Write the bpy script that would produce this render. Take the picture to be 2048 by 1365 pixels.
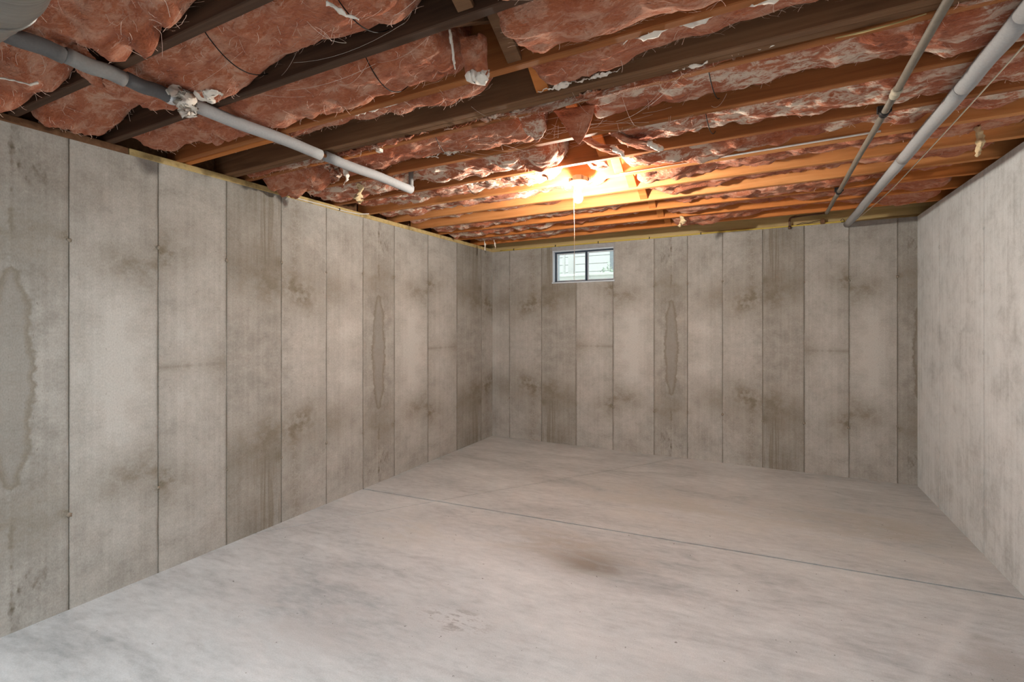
import bpy, bmesh, math, random
import numpy as np
from mathutils import Vector, Matrix

for o in list(bpy.data.objects):
    bpy.data.objects.remove(o)
S = bpy.context.scene
COL = S.collection

# ------------------------------------------------------------------ camera
cam_d = bpy.data.cameras.new('camera')
cam = bpy.data.objects.new('camera', cam_d)
COL.objects.link(cam)
cam.location = (3.1967, -5.6834, 1.476)
cam.rotation_euler = (math.radians(90), 0, math.radians(27.077))
cam_d.sensor_width = 36
cam_d.lens = 980.0 / 2048 * 36
cam_d.shift_y = -32.5 / 2048
cam_d.clip_start = 0.02
S.camera = cam

# ------------------------------------------------------------------ light
S.view_settings.view_transform = 'Standard'
S.view_settings.look = 'None'
S.view_settings.gamma = 1
S.view_settings.use_curve_mapping = False
S.view_settings.exposure = 0.36
S.cycles.use_denoising = True
S.cycles.max_bounces = 8
S.cycles.diffuse_bounces = 6

W = bpy.data.worlds.new('daylight')
S.world = W
W.use_nodes = True
bg = W.node_tree.nodes['Background']
bg.inputs[0].default_value = (0.93, 0.97, 1.0, 1)
bg.inputs[1].default_value = 1.3

def area(name, loc, rot, sx, sy, power, col):
    d = bpy.data.lights.new(name, 'AREA')
    d.shape = 'RECTANGLE'; d.size = sx; d.size_y = sy
    d.energy = power; d.color = col
    o = bpy.data.objects.new(name, d); COL.objects.link(o)
    o.location = loc; o.rotation_euler = [math.radians(r) for r in rot]
    return o
# added fill lamp, unseen behind the camera, shining down and forward
area('fill_light_rear', (2.2, -6.35, 2.42), (3, 0, -5), 3.4, 0.7, 92, (0.86, 0.95, 1.0))
sun_d = bpy.data.lights.new('sun', 'SUN'); sun_d.energy = 1.8; sun_d.angle = 0.02; sun_d.color = (1.0, 0.97, 0.92)
sun = bpy.data.objects.new('sun', sun_d); COL.objects.link(sun)
sun.rotation_euler = Vector((0.35, 0.45, -0.82)).to_track_quat('-Z', 'Y').to_euler()
BULB_W = 88.0
BULB_COL = (1.0, 0.93, 0.83)

# ------------------------------------------------------------------ helpers
RND = random.Random(7)
rs = np.random.RandomState(3)
_P = rs.permutation(256); _P = np.concatenate([_P, _P, _P])
_V = rs.rand(256) * 2 - 1
def vnoise(x, y, z):
    x, y, z = np.broadcast_arrays(np.asarray(x, float), np.asarray(y, float), np.asarray(z, float))
    xi = np.floor(x).astype(int); yi = np.floor(y).astype(int); zi = np.floor(z).astype(int)
    fx, fy, fz = x - xi, y - yi, z - zi
    s = lambda t: t * t * t * (t * (t * 6 - 15) + 10)
    u, v, w = s(fx), s(fy), s(fz)
    def h(a, b, c):
        return _V[_P[_P[_P[a & 255] + (b & 255)] + (c & 255)]]
    def L(a, b, t): return a + (b - a) * t
    x00 = L(h(xi, yi, zi), h(xi + 1, yi, zi), u); x10 = L(h(xi, yi + 1, zi), h(xi + 1, yi + 1, zi), u)
    x01 = L(h(xi, yi, zi + 1), h(xi + 1, yi, zi + 1), u); x11 = L(h(xi, yi + 1, zi + 1), h(xi + 1, yi + 1, zi + 1), u)
    return L(L(x00, x10, v), L(x01, x11, v), w)
def fbm(x, y, z=0.0, octv=4, gain=0.5):
    t = 0; a = 1.0; f = 1.0
    for i in range(octv):
        t = t + a * vnoise(x * f + 17.3 * i, y * f + 5.1 * i, z * f + 9.7 * i); a *= gain; f *= 2.03
    return t

def obj(name, me, mat=None, parent=None, smooth=False):
    o = bpy.data.objects.new(name, me)
    COL.objects.link(o)
    if mat is not None: me.materials.append(mat)
    if parent is not None: o.parent = parent
    if smooth:
        for p in me.polygons: p.use_smooth = True
    return o
def tag(o, label, cat, group=None, kind=None):
    o['label'] = label; o['category'] = cat
    if group: o['group'] = group
    if kind: o['kind'] = kind
    return o
def empty(name, loc=(0, 0, 0)):
    o = bpy.data.objects.new(name, None); COL.objects.link(o); o.location = loc
    o.empty_display_size = 0.05
    return o
def pmesh(name, verts, faces):
    me = bpy.data.meshes.new(name); me.from_pydata([tuple(v) for v in verts], [], faces); me.update(); return me
def bm_mesh(name, bm):
    bmesh.ops.recalc_face_normals(bm, faces=bm.faces)
    me = bpy.data.meshes.new(name); bm.to_mesh(me); bm.free(); return me
def add_box(bm, a, b, bev=0.0):
    a = Vector(a); b = Vector(b)
    r = bmesh.ops.create_cube(bm, size=1, matrix=Matrix.Translation((a + b) / 2) @ Matrix.Diagonal((*(abs(b[i] - a[i]) for i in range(3)), 1)))
    if bev:
        es = list({e for v in r['verts'] for e in v.link_edges})
        bmesh.ops.bevel(bm, geom=es, offset=bev, segments=1, affect='EDGES')
def box(name, a, b, mat, parent=None, bev=0.0):
    bm = bmesh.new(); add_box(bm, a, b, bev); return obj(name, bm_mesh(name, bm), mat, parent)
def tube_data(pts, radii, seg=10, cap=True, noise=0.0, nscale=60, seed=0, flat=(1, 1)):
    pts = [Vector(p) for p in pts]; n = len(pts)
    if not hasattr(radii, '__len__'): radii = [radii] * n
    vs = []; fs = []
    t0 = (pts[1] - pts[0]).normalized()
    ref = Vector((0, 0, 1)) if abs(t0.z) < 0.9 else Vector((1, 0, 0))
    a = t0.cross(ref).normalized()
    for i in range(n):
        t = (pts[min(i + 1, n - 1)] - pts[max(i - 1, 0)]).normalized()
        a = (a - t * a.dot(t)).normalized(); b = t.cross(a)
        for k in range(seg):
            an = 2 * math.pi * k / seg
            p = pts[i] + (a * math.cos(an) * flat[0] + b * math.sin(an) * flat[1]) * radii[i]
            vs.append(p)
    for i in range(n - 1):
        for k in range(seg):
            fs.append((i * seg + k, i * seg + (k + 1) % seg, (i + 1) * seg + (k + 1) % seg, (i + 1) * seg + k))
    if cap:
        fs.append(tuple(range(seg))[::-1]); fs.append(tuple(range((n - 1) * seg, n * seg)))
    if noise:
        V = np.array([tuple(v) for v in vs]); d = np.stack([fbm(V[:, 0] * nscale + seed, V[:, 1] * nscale, V[:, 2] * nscale + 31 * q, 3) for q in range(3)], 1)
        V = V + d * noise; vs = [tuple(v) for v in V]
    return vs, fs
def tube(name, pts, radii, mat, parent=None, seg=10, smooth=True, **k):
    vs, fs = tube_data(pts, radii, seg, **k)
    return obj(name, pmesh(name, vs, fs), mat, parent, smooth)
def lathe(name, prof, mat, parent=None, seg=24, loc=(0, 0, 0), smooth=True):
    vs = []; fs = []
    for r, z in prof:
        for k in range(seg):
            an = 2 * math.pi * k / seg; vs.append((loc[0] + r * math.cos(an), loc[1] + r * math.sin(an), loc[2] + z))
    n = len(prof)
    for i in range(n - 1):
        for k in range(seg):
            fs.append((i * seg + k, i * seg + (k + 1) % seg, (i + 1) * seg + (k + 1) % seg, (i + 1) * seg + k))
    fs.append(tuple(range(seg))[::-1]); fs.append(tuple(range((n - 1) * seg, n * seg)))
    return obj(name, pmesh(name, vs, fs), mat, parent, smooth)
def lin(c):
    return tuple(((x / 255) / 12.92 if x / 255 <= 0.04045 else ((x / 255 + 0.055) / 1.055) ** 2.4) for x in c)

# ------------------------------------------------------------------ node helper
class NG:
    def __init__(s, name, rough=0.9):
        s.mat = bpy.data.materials.new(name); s.mat.use_nodes = True
        s.t = s.mat.node_tree; s.b = s.t.nodes['Principled BSDF']; s.b.inputs['Roughness'].default_value = rough
        s.b.inputs['Specular IOR Level'].default_value = 0.25
    def put(s, sock, v):
        if isinstance(v, bpy.types.NodeSocket): s.t.links.new(v, sock)
        elif isinstance(v, tuple) and len(v) == 3 and sock.type == 'RGBA': sock.default_value = (*v, 1)
        else: sock.default_value = v
    def m(s, op, a, b=0.0, c=0.0):
        n = s.t.nodes.new('ShaderNodeMath'); n.operation = op
        for i, v in enumerate((a, b, c)): s.put(n.inputs[i], v)
        return n.outputs[0]
    def add(s, a, b): return s.m('ADD', a, b)
    def sub(s, a, b): return s.m('SUBTRACT', a, b)
    def mul(s, a, b): return s.m('MULTIPLY', a, b)
    def abs(s, a): return s.m('ABSOLUTE', a)
    def clamp(s, a): 
        n = s.t.nodes.new('ShaderNodeClamp'); s.put(n.inputs[0], a); return n.outputs[0]
    def ss(s, a, lo, hi):
        n = s.t.nodes.new('ShaderNodeMapRange'); n.interpolation_type = 'SMOOTHSTEP'
        s.put(n.inputs[0], a); n.inputs[1].default_value = lo; n.inputs[2].default_value = hi
        n.inputs[3].default_value = 0; n.inputs[4].default_value = 1
        return n.outputs[0]
    def gauss(s, a, c, w):
        d = s.m('DIVIDE', s.sub(a, c), w); return s.m('EXPONENT', s.mul(s.mul(d, d), -1.0))
    def vec(s, x, y, z):
        n = s.t.nodes.new('ShaderNodeCombineXYZ')
        for i, v in enumerate((x, y, z)): s.put(n.inputs[i], v)
        return n.outputs[0]
    def sep(s, v):
        n = s.t.nodes.new('ShaderNodeSeparateXYZ'); s.put(n.inputs[0], v); return n.outputs
    def coord(s, which='Object'):
        return s.t.nodes.new('ShaderNodeTexCoord').outputs[which]
    def scale(s, v, sx, sy, sz):
        n = s.t.nodes.new('ShaderNodeVectorMath'); n.operation = 'MULTIPLY'; s.put(n.inputs[0], v); n.inputs[1].default_value = (sx, sy, sz); return n.outputs[0]
    def off(s, v, o):
        n = s.t.nodes.new('ShaderNodeVectorMath'); n.operation = 'ADD'; s.put(n.inputs[0], v); s.put(n.inputs[1], o); return n.outputs[0]
    def noise(s, v, sc, det=5, rough=0.55, dist=0.0):
        n = s.t.nodes.new('ShaderNodeTexNoise'); s.put(n.inputs['Vector'], v); n.inputs['Scale'].default_value = sc
        n.inputs['Detail'].default_value = det; n.inputs['Roughness'].default_value = rough; n.inputs['Distortion'].default_value = dist
        return n.outputs[0]
    def mix(s, f, a, b, mode='MIX'):
        n = s.t.nodes.new('ShaderNodeMix'); n.data_type = 'RGBA'; n.blend_type = mode
        s.put(n.inputs[0], f); s.put(n.inputs[6], a); s.put(n.inputs[7], b); return n.outputs[2]
    def ramp(s, f, stops):
        n = s.t.nodes.new('ShaderNodeValToRGB'); s.put(n.inputs[0], f); e = n.color_ramp.elements
        while len(e) < len(stops): e.new(0.5)
        for i, (p, c) in enumerate(stops): e[i].position = p; e[i].color = (*c, 1)
        return n.outputs[0]
    def bump(s, h, strength=0.3, dist=0.01):
        n = s.t.nodes.new('ShaderNodeBump'); n.inputs['Strength'].default_value = strength; n.inputs['Distance'].default_value = dist
        s.put(n.inputs['Height'], h); s.t.links.new(n.outputs[0], s.b.inputs['Normal'])
    def done(s, col):
        s.put(s.b.inputs['Base Color'], col); return s.mat
def plain(name, col, rough=0.6, metal=0.0, var=0.12, sc=30):
    g = NG(name, rough); g.b.inputs['Metallic'].default_value = metal
    n = g.noise(g.coord(), sc, 5)
    c2 = tuple(c * (1 - 2 * var) for c in col); c1 = tuple(min(1, c * (1 + 2 * var)) for c in col)
    g.bump(n, 0.15, 0.003)
    return g.done(g.mix(n, c2, c1))

# ------------------------------------------------------------------ concrete
LIGHT = lin((195, 192, 186)); MID = lin((173, 169, 162)); DARK = lin((142, 137, 129)); BROWN = lin((121, 111, 94)); SPOT = lin((96, 86, 71))
def wall_mat(kind, seed, tint=1.0):
    g = NG('formed_concrete_' + kind, 0.92)
    uv = g.sep(g.coord('UV')); u = uv[0]; v = uv[1]
    vp = g.mul(g.abs(g.sub(v, 0.5)), 2.0)
    P = g.vec(g.add(g.mul(u, 0.42), seed * 3.7), g.mul(vp, 1.22), seed * 1.3)
    big = g.noise(P, 3.0, 4); med = g.noise(P, 11.0, 7, 0.65); fin = g.noise(P, 55.0, 4, 0.7)
    gr = g.noise(g.scale(P, 1, 0.45, 1), 190.0, 2)
    vs_ = g.noise(g.vec(g.add(g.mul(u, 17.0), seed * 2.0), g.mul(vp, 1.1), seed), 1.0, 4, 0.6)
    f = g.add(g.add(g.mul(big, 0.85), g.mul(med, 0.75)), g.add(g.mul(fin, 0.45), g.mul(vs_, 0.4)))
    f = g.sub(f, 0.74)
    # lit look painted as a brighter oval in the middle of the lift, duller edges
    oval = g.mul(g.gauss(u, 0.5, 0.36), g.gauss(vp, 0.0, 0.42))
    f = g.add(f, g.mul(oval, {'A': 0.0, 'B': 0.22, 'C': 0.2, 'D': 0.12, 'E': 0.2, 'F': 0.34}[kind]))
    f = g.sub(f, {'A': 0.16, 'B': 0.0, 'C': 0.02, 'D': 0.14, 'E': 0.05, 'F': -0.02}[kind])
    col = g.ramp(g.clamp(f), [(0.08, DARK), (0.5, MID), (0.9, LIGHT)])
    # brown damp band at the tie line
    wob = g.mul(g.sub(g.noise(P, 5.0, 4), 0.5), 0.35)
    vb, wb, amt, uc, uw = {'A': (0.55, 0.10, 0.35, 0.6, 0.7), 'B': (0.46, 0.09, 0.35, 0.9, 0.6), 'C': (0.44, 0.11, 0.62, 0.65, 0.5),
                           'D': (0.50, 0.11, 0.5, 0.3, 0.7), 'E': (0.56, 0.10, 0.62, 0.95, 0.4), 'F': (0.50, 0.08, 0.5, 0.2, 0.55)}[kind]
    band = g.mul(g.mul(g.gauss(g.add(vp, wob), vb, wb * 1.25), g.gauss(u, uc, uw)), g.add(0.25, g.mul(0.75, g.ss(med, 0.36, 0.60))))
    col = g.mix(g.clamp(g.mul(band, amt * 1.55)), col, BROWN)
    if kind == 'C':   # wide rust column through the right half
        cm = g.mul(g.gauss(u, 0.72, 0.14), g.mul(g.ss(vp, 0.35, 0.6), g.ss(fin, 0.36, 0.6)))
        col = g.mix(g.clamp(g.mul(cm, 0.45)), col, BROWN)
    if kind == 'D':   # thin runs of dirty water
        st = g.noise(g.vec(g.add(g.mul(u, 26.0), seed), g.mul(vp, 1.6), 0.0), 1.0, 3, 0.6)
        sm = g.mul(g.mul(g.ss(st, 0.50, 0.62), g.ss(vp, 0.50, 0.62)), g.ss(u, 0.75, 0.35))
        col = g.mix(g.clamp(g.mul(sm, 0.6)), col, BROWN)
        s2 = g.mul(g.ss(vp, 0.1, 0.6), 0.18); col = g.mix(s2, col, BROWN)
    if kind == 'E':   # horizontal lift line
        ln = g.mul(g.gauss(g.add(vp, g.mul(wob, 0.05)), 0.0, 0.008), 0.16)
        cl = g.mul(g.mul(g.gauss(g.add(vp, g.mul(wob, 0.4)), 0.0, 0.05), g.ss(med, 0.42, 0.62)), 0.4)
        col = g.mix(g.clamp(g.add(ln, cl)), col, BROWN)
    if kind == 'A':   # scaled-off flake and rusty drips
        ed = g.mul(g.sub(g.noise(P, 9.0, 4, 0.6), 0.5), 0.55)
        hw = g.mul(g.m('SQRT', g.clamp(g.sub(1.0, g.m('POWER', g.m('DIVIDE', vp, 0.44), 2.0)))), 0.20)
        d = g.sub(hw, g.add(g.abs(g.sub(u, 0.52)), g.mul(ed, 0.45)))
        ins = g.ss(d, -0.01, 0.03); rim = g.mul(ins, g.ss(d, 0.10, 0.02))
        col = g.mix(g.mul(ins, 0.62), col, DARK); col = g.mix(g.mul(rim, 0.55), col, BROWN)
        sp = g.noise(g.vec(g.mul(u, 5.0), g.add(g.mul(vp, 7.0), seed), 2.0), 1.0, 4, 0.6)
        sm = g.mul(g.mul(g.ss(sp, 0.52, 0.64), g.gauss(vp, 0.86, 0.13)), g.gauss(u, 0.45, 0.3))
        col = g.mix(g.clamp(g.mul(sm, 0.8)), col, SPOT)
    # corner smudges by the ties, seam grime, pock marks
    tie = g.mul(g.gauss(vp, 0.585, 0.03), g.mul(g.add(g.gauss(u, 0.0, 0.12), g.mul(g.gauss(u, 1.0, 0.10), 0.4)), {'A': 0.9, 'B': 0.5, 'C': 0.2, 'D': 0.8, 'E': 0.5, 'F': 0.7}[kind]))
    col = g.mix(g.clamp(g.mul(g.mul(tie, g.ss(fin, 0.35, 0.6)), 0.9)), col, BROWN)
    sg = g.mul(g.add(g.gauss(u, 0.0, 0.022), g.gauss(u, 1.0, 0.012)), g.ss(big, 0.35, 0.6)); col = g.mix(g.clamp(g.mul(sg, 0.6)), col, SPOT)
    pk = g.ss(g.noise(g.scale(P, 1, 0.5, 1), 75.0, 2), 0.70, 0.76); col = g.mix(g.mul(pk, 0.45), col, SPOT)
    col = g.mix(g.mul(g.sub(gr, 0.5), 0.0), col, DARK)
    k = g.add(0.74, g.mul(gr, 0.52))
    col = g.mix(1.0, col, g.vec(k, k, k), 'MULTIPLY')
    g.bump(g.add(g.mul(fin, 0.6), gr), 0.12, 0.004)
    return g.done(col)
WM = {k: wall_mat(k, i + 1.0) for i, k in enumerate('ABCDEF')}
def right_mat():
    g = NG('pale_formed_concrete', 0.9); P = g.coord()
    Q = g.vec(g.sep(P)[1], g.sep(P)[2], 4.0)
    big = g.noise(Q, 1.4, 4); med = g.noise(Q, 6.0, 7, 0.68, 0.5); fin = g.noise(Q, 40.0, 4, 0.7); gr = g.noise(Q, 200.0, 2)
    st = g.noise(g.scale(Q, 26, 1.3, 1), 1.0, 4, 0.6)
    f = g.sub(g.add(g.add(g.mul(big, 0.9), g.mul(med, 0.9)), g.add(g.mul(fin, 0.4), g.mul(st, 0.55))), 0.88)
    col = g.ramp(g.clamp(f), [(0.1, lin((168, 171, 170))), (0.5, lin((210, 213, 213))), (0.9, lin((230, 233, 234)))])
    pk = g.ss(med, 0.62, 0.70); pk = g.mul(pk, g.ss(fin, 0.5, 0.62)); col = g.mix(g.mul(pk, 0.6), col, lin((140, 138, 132)))
    p2 = g.ss(g.noise(g.scale(Q, 1, .5, 1), 70.0, 2), 0.71, 0.76); col = g.mix(g.mul(p2, 0.4), col, lin((130, 127, 120)))
    k = g.add(0.78, g.mul(gr, 0.44)); col = g.mix(1.0, col, g.vec(k, k, k), 'MULTIPLY')
    g.bump(g.add(g.add(fin, gr), st), 0.14, 0.004)
    return g.done(col)
M_right = right_mat()
M_seam = plain('dirty_joint_concrete', lin((112, 100, 84)), 0.95)
M_tie = plain('rough_tie_mortar', lin((146, 136, 122)), 0.95)
M_tie_grey = plain('grey_tie_mortar', lin((196, 197, 195)), 0.95)

def panel_mesh(name, poly, to3, uvf, depth, nrm):
    """poly = outline (a,z); extruded by depth along nrm; uv on every loop"""
    n = len(poly); fr = [Vector(to3(a, z)) for a, z in poly]; bk = [p - Vector(nrm) * depth for p in fr]
    # small chamfer at the front edge
    ca = sum(a for a, z in poly) / n; cz = sum(z for a, z in poly) / n
    vs = fr + bk; fs = [tuple(range(n))] + [(i, i + n, (i + 1) % n + n, (i + 1) % n) for i in range(n)]
    me = pmesh(name, vs, fs)
    uvl = me.uv_layers.new(name='UVMap')
    ab = poly + poly
    for lp in me.loops:
        uvl.data[lp.index].uv = uvf(*ab[lp.vertex_index])
    bm = bmesh.new(); bm.from_mesh(me); bmesh.ops.recalc_face_normals(bm, faces=bm.faces); bm.to_mesh(me); bm.free()
    return me
H = 2.44
TH = 0.006          # how far the panels stand proud of the joint
GAP = 0.0016
def tie_knob(parent, p, n, mat, s=1.0):
    bm = bmesh.new(); bmesh.ops.create_icosphere(bm, subdivisions=2, radius=0.011 * s)
    for v in bm.verts:
        v.co += v.normal * 0.005 * s * RND.uniform(-1, 1)
        v.co = Vector((v.co.x * (0.55 if abs(n[0]) > .5 else 1), v.co.y * (0.55 if abs(n[1]) > .5 else 1), v.co.z * 1.15))
        v.co += Vector(p)
    return obj('form_tie', bm_mesh('form_tie', bm), mat, parent, True)

# left wall: plane x = 0, room on +x
ztop_l = H
wl = box('wall_left', (-0.22, -10.0, 0), (-TH, 0.0, ztop_l), M_seam)
tag(wl, 'long poured concrete wall with vertical form joints left of the window wall', 'wall', kind='structure')
yb = [-10.0, -6.98, -6.57, -6.15, -5.73, -5.31, -4.889, -4.469, -4.049, -3.631, -3.21, -2.786, -2.372, -1.949, -1.411, -0.85, -0.286, 0.0]
ty = list('ABCDEF')
kinds = {}
seq = ['F', 'E', 'D', 'C', 'B', 'A']           # going towards +y after an A panel
iA = 7 - 1                                      # panel index of [-4.889,-4.469] is A
for i in range(len(yb) - 1):
    kinds[i] = seq[(i - iA - 1) % 6]
for i in range(len(yb) - 1):
    y0, y1 = yb[i], yb[i + 1]; w = y1 - y0
    full = w if i < len(yb) - 2 else 0.5
    e1 = y1 - GAP if i < len(yb) - 2 else 0.0
    poly = [(y0 + GAP, 0), (e1, 0), (e1, ztop_l), (y0 + GAP, ztop_l)]
    me = panel_mesh('concrete_panel', poly, lambda a, z: (0, a, z), lambda a, z, y0=y0, f=full: (1 - (a - y0) / f, z / H), TH, (1, 0, 0))
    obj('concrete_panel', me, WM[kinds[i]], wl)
for i in range(1, len(yb) - 1):
    for z in (1.93, 0.51):
        if -5.4 < yb[i]: tie_knob(wl, (0.0, yb[i], z + RND.uniform(-.03, .03)), (1, 0, 0), M_tie, RND.uniform(0.6, 1.1))

# back wall: plane y = 0, with the window opening
def ztop_b(x): return H + 0.030 * x / 4.46
WX0, WX1, WZ0 = 0.86, 1.648, 1.995
bm = bmesh.new()
add_box(bm, (-0.22, TH, 0), (WX0, 0.22, H)); add_box(bm, (WX1, TH, 0), (4.7, 0.22, H + 0.008)); add_box(bm, (WX0, TH, 0), (WX1, 0.22, WZ0))
wb_ = obj('wall_back', bm_mesh('wall_back', bm), M_seam)
tag(wb_, 'poured concrete wall with vertical form joints holding the small window', 'wall', kind='structure')
xb = [0.0, 0.255, 0.71, 1.169, 1.628, 2.101, 2.461, 2.816, 3.197, 3.566, 3.939, 4.313, 4.46]
kb = list('BCDEFABCDEFA')
for i in range(len(xb) - 1):
    x0, x1 = xb[i], xb[i + 1]
    a = x0 + (GAP if i else 0); b = x1 - (GAP if i < 11 else 0)
    u0, f = x0, x1 - x0
    if i == 0: u0, f = x1 - 0.42, 0.42
    if i == 11: f = 0.36
    if a < WX0 < b: poly = [(a, 0), (b, 0), (b, WZ0), (WX0, WZ0), (WX0, ztop_b(WX0)), (a, ztop_b(a))]
    elif a < WX1 < b: poly = [(a, 0), (b, 0), (b, ztop_b(b)), (WX1, ztop_b(WX1)), (WX1, WZ0), (a, WZ0)]
    elif WX0 < (a + b) / 2 < WX1: poly = [(a, 0), (b, 0), (b, WZ0), (a, WZ0)]
    else: poly = [(a, 0), (b, 0), (b, ztop_b(b)), (a, ztop_b(a))]
    me = panel_mesh('concrete_panel', poly, lambda p, z: (p, 0, z), lambda p, z, u0=u0, f=f: ((p - u0) / f, z / H), TH, (0, -1, 0))
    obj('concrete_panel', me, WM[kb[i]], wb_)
for i in range(1, len(xb) - 1):
    for z in (1.93, 0.51):
        if z > 1 and WX0 - .1 < xb[i] < WX1 + .1: continue
        tie_knob(wb_, (xb[i], 0.0, z + RND.uniform(-.03, .03)), (0, 1, 0), M_tie, RND.uniform(0.6, 1.1))

# right wall: plane x = 4.46
XR = 4.46; HR = 2.472
wr = box('wall_right', (XR + TH, -10.0, 0), (XR + 0.24, 0.0, HR), M_seam)
tag(wr, 'pale grey poured concrete wall right of the window wall', 'wall', kind='structure')
yr = [-10.0, -6.83, -5.94, -5.06, -4.17, -3.28, -2.398, -1.512, -0.626, 0.0]
for i in range(len(yr) - 1):
    a = yr[i] + .0035; b = yr[i + 1] - (.0035 if i < len(yr) - 2 else 0)
    me = panel_mesh('concrete_panel', [(a, 0), (b, 0), (b, HR), (a, HR)], lambda p, z: (XR, p, z), lambda p, z: (p, z / H), TH, (-1, 0, 0))
    obj('concrete_panel', me, M_right, wr)
for y in yr[4:-1]:
    for z in ((2.10,) if y != -1.512 else (2.10, 1.30)): tie_knob(wr, (XR, y, z), (1, 0, 0), M_tie_grey, 1.0)

wf = box('wall_front', (-0.22, -10.2, 0), (XR + 0.24, -10.0, HR), plain('dark_low_bounce_wall', (0.07, 0.05, 0.04), 0.9))  # unseen wall added behind the camera, dark to cut bounced light
tag(wf, 'unseen dark partition added behind the viewer to cut bounced light', 'wall', kind='structure')
# ------------------------------------------------------------------ floor
def floor_mat():
    g = NG('troweled_concrete_floor', 0.62); P = g.coord(); x, y, _ = g.sep(P)
    R = g.vec(g.add(x, g.mul(y, 0.06)), g.sub(y, g.mul(x, 0.06)), 0.0)
    Q = g.scale(R, 0.55, 1.5, 1)
    big = g.noise(Q, 0.9, 4, 0.5, 0.4); med = g.noise(Q, 3.4, 6, 0.6, 0.6); fin = g.noise(g.scale(R, 0.6, 1.6, 1), 18.0, 6, 0.65); gr = g.noise(P, 160.0, 3, 0.6)
    f = g.sub(g.add(g.add(g.mul(big, 0.85), g.mul(med, 0.8)), g.mul(fin, 0.6)), 0.64)
    col = g.ramp(g.clamp(f), [(0.12, lin((150, 152, 153))), (0.48, lin((193, 195, 196))), (0.85, lin((219, 220, 221)))])
    # older, browner concrete towards the far end, ending along the diagonal joint side
    old = g.mul(g.ss(g.add(g.add(y, g.mul(g.sub(med, .5), 1.6)), g.mul(x, -0.05)), -3.3, -1.3), 0.5)
    tan = g.ramp(g.clamp(f), [(0.1, lin((142, 142, 136))), (0.55, lin((180, 180, 174))), (0.9, lin((208, 208, 203)))])
    col = g.mix(old, col, tan)
    def stain(cx, cy, wx, wy, amt, c, lo=0.36, hi=0.62, src=None):
        nonlocal col
        mk = g.mul(g.gauss(x, cx, wx), g.gauss(y, cy, wy)); mk = g.mul(mk, g.ss(src if src is not None else med, lo, hi))
        col = g.mix(g.clamp(g.mul(mk, amt)), col, c)
    fd = g.add(g.mul(g.sub(x, 4.17), 0.892), g.mul(g.add(y, 2.43), -0.453))       # newer patch edge by the right wall
    near = g.ss(y, -2.2, -2.5)
    col = g.mix(g.mul(g.mul(g.ss(fd, -0.01, 0.02), near), g.mul(g.ss(med, 0.4, 0.6), 0.5)), col, lin((150, 148, 146)))
    col = g.mix(g.mul(g.mul(g.gauss(fd, -0.04, 0.03), near), 0.35), col, lin((214, 214, 214)))
    stain(2.28, -2.78, 0.27, 0.15, 1.15, lin((132, 128, 123)), 0.2, 0.6)
    stain(2.0, -2.62, 0.5, 0.25, 0.75, lin((158, 148, 136)))
    stain(1.83, -3.63, 0.19, 0.11, 0.95, lin((136, 132, 130)), 0.47, 0.62, fin)
    stain(1.2, -3.9, 0.6, 0.35, 0.55, lin((166, 160, 158)))
    stain(0.9, -2.9, 0.35, 0.25, 0.5, lin((176, 169, 156)))
    stain(3.9, -1.3, 0.5, 0.4, 0.8, lin((164, 159, 148)))
    stain(2.6, -1.5, 0.9, 0.4, 0.6, lin((168, 164, 154)))
    stain(4.25, -3.2, 0.34, 0.6, 0.6, lin((160, 156, 152)))
    stain(2.9, -3.6, 0.7, 0.25, 0.4, lin((170, 166, 163)))
    sp = g.ss(g.noise(P, 34.0, 2), 0.725, 0.75); col = g.mix(g.mul(sp, 0.7), col, lin((92, 84, 78)))
    wh = g.ss(g.noise(g.off(P, (7, 3, 1)), 22.0, 3), 0.74, 0.77); col = g.mix(g.mul(wh, 0.5), col, lin((228, 226, 224)))
    sc = g.mul(g.ss(g.noise(g.scale(R, 7, 90, 1), 1.0, 3), 0.68, 0.74), g.ss(big, 0.5, 0.6)); col = g.mix(g.mul(sc, 0.35), col, lin((130, 124, 118)))
    k = g.add(0.80, g.mul(gr, 0.40)); col = g.mix(1.0, col, g.vec(k, k, k), 'MULTIPLY')
    g.bump(g.add(fin, g.mul(gr, 0.5)), 0.10, 0.004)
    return g.done(col)
M_floor = floor_mat()
M_cut = plain('saw_cut_grit', lin((40, 38, 36)), 0.95)
fl = box('floor', (-0.1, -10.0, -0.12), (XR + 0.1, 0.05, -0.012), M_cut)
tag(fl, 'worn pale concrete basement floor crossed by two saw cut joints', 'floor', kind='structure')
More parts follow.
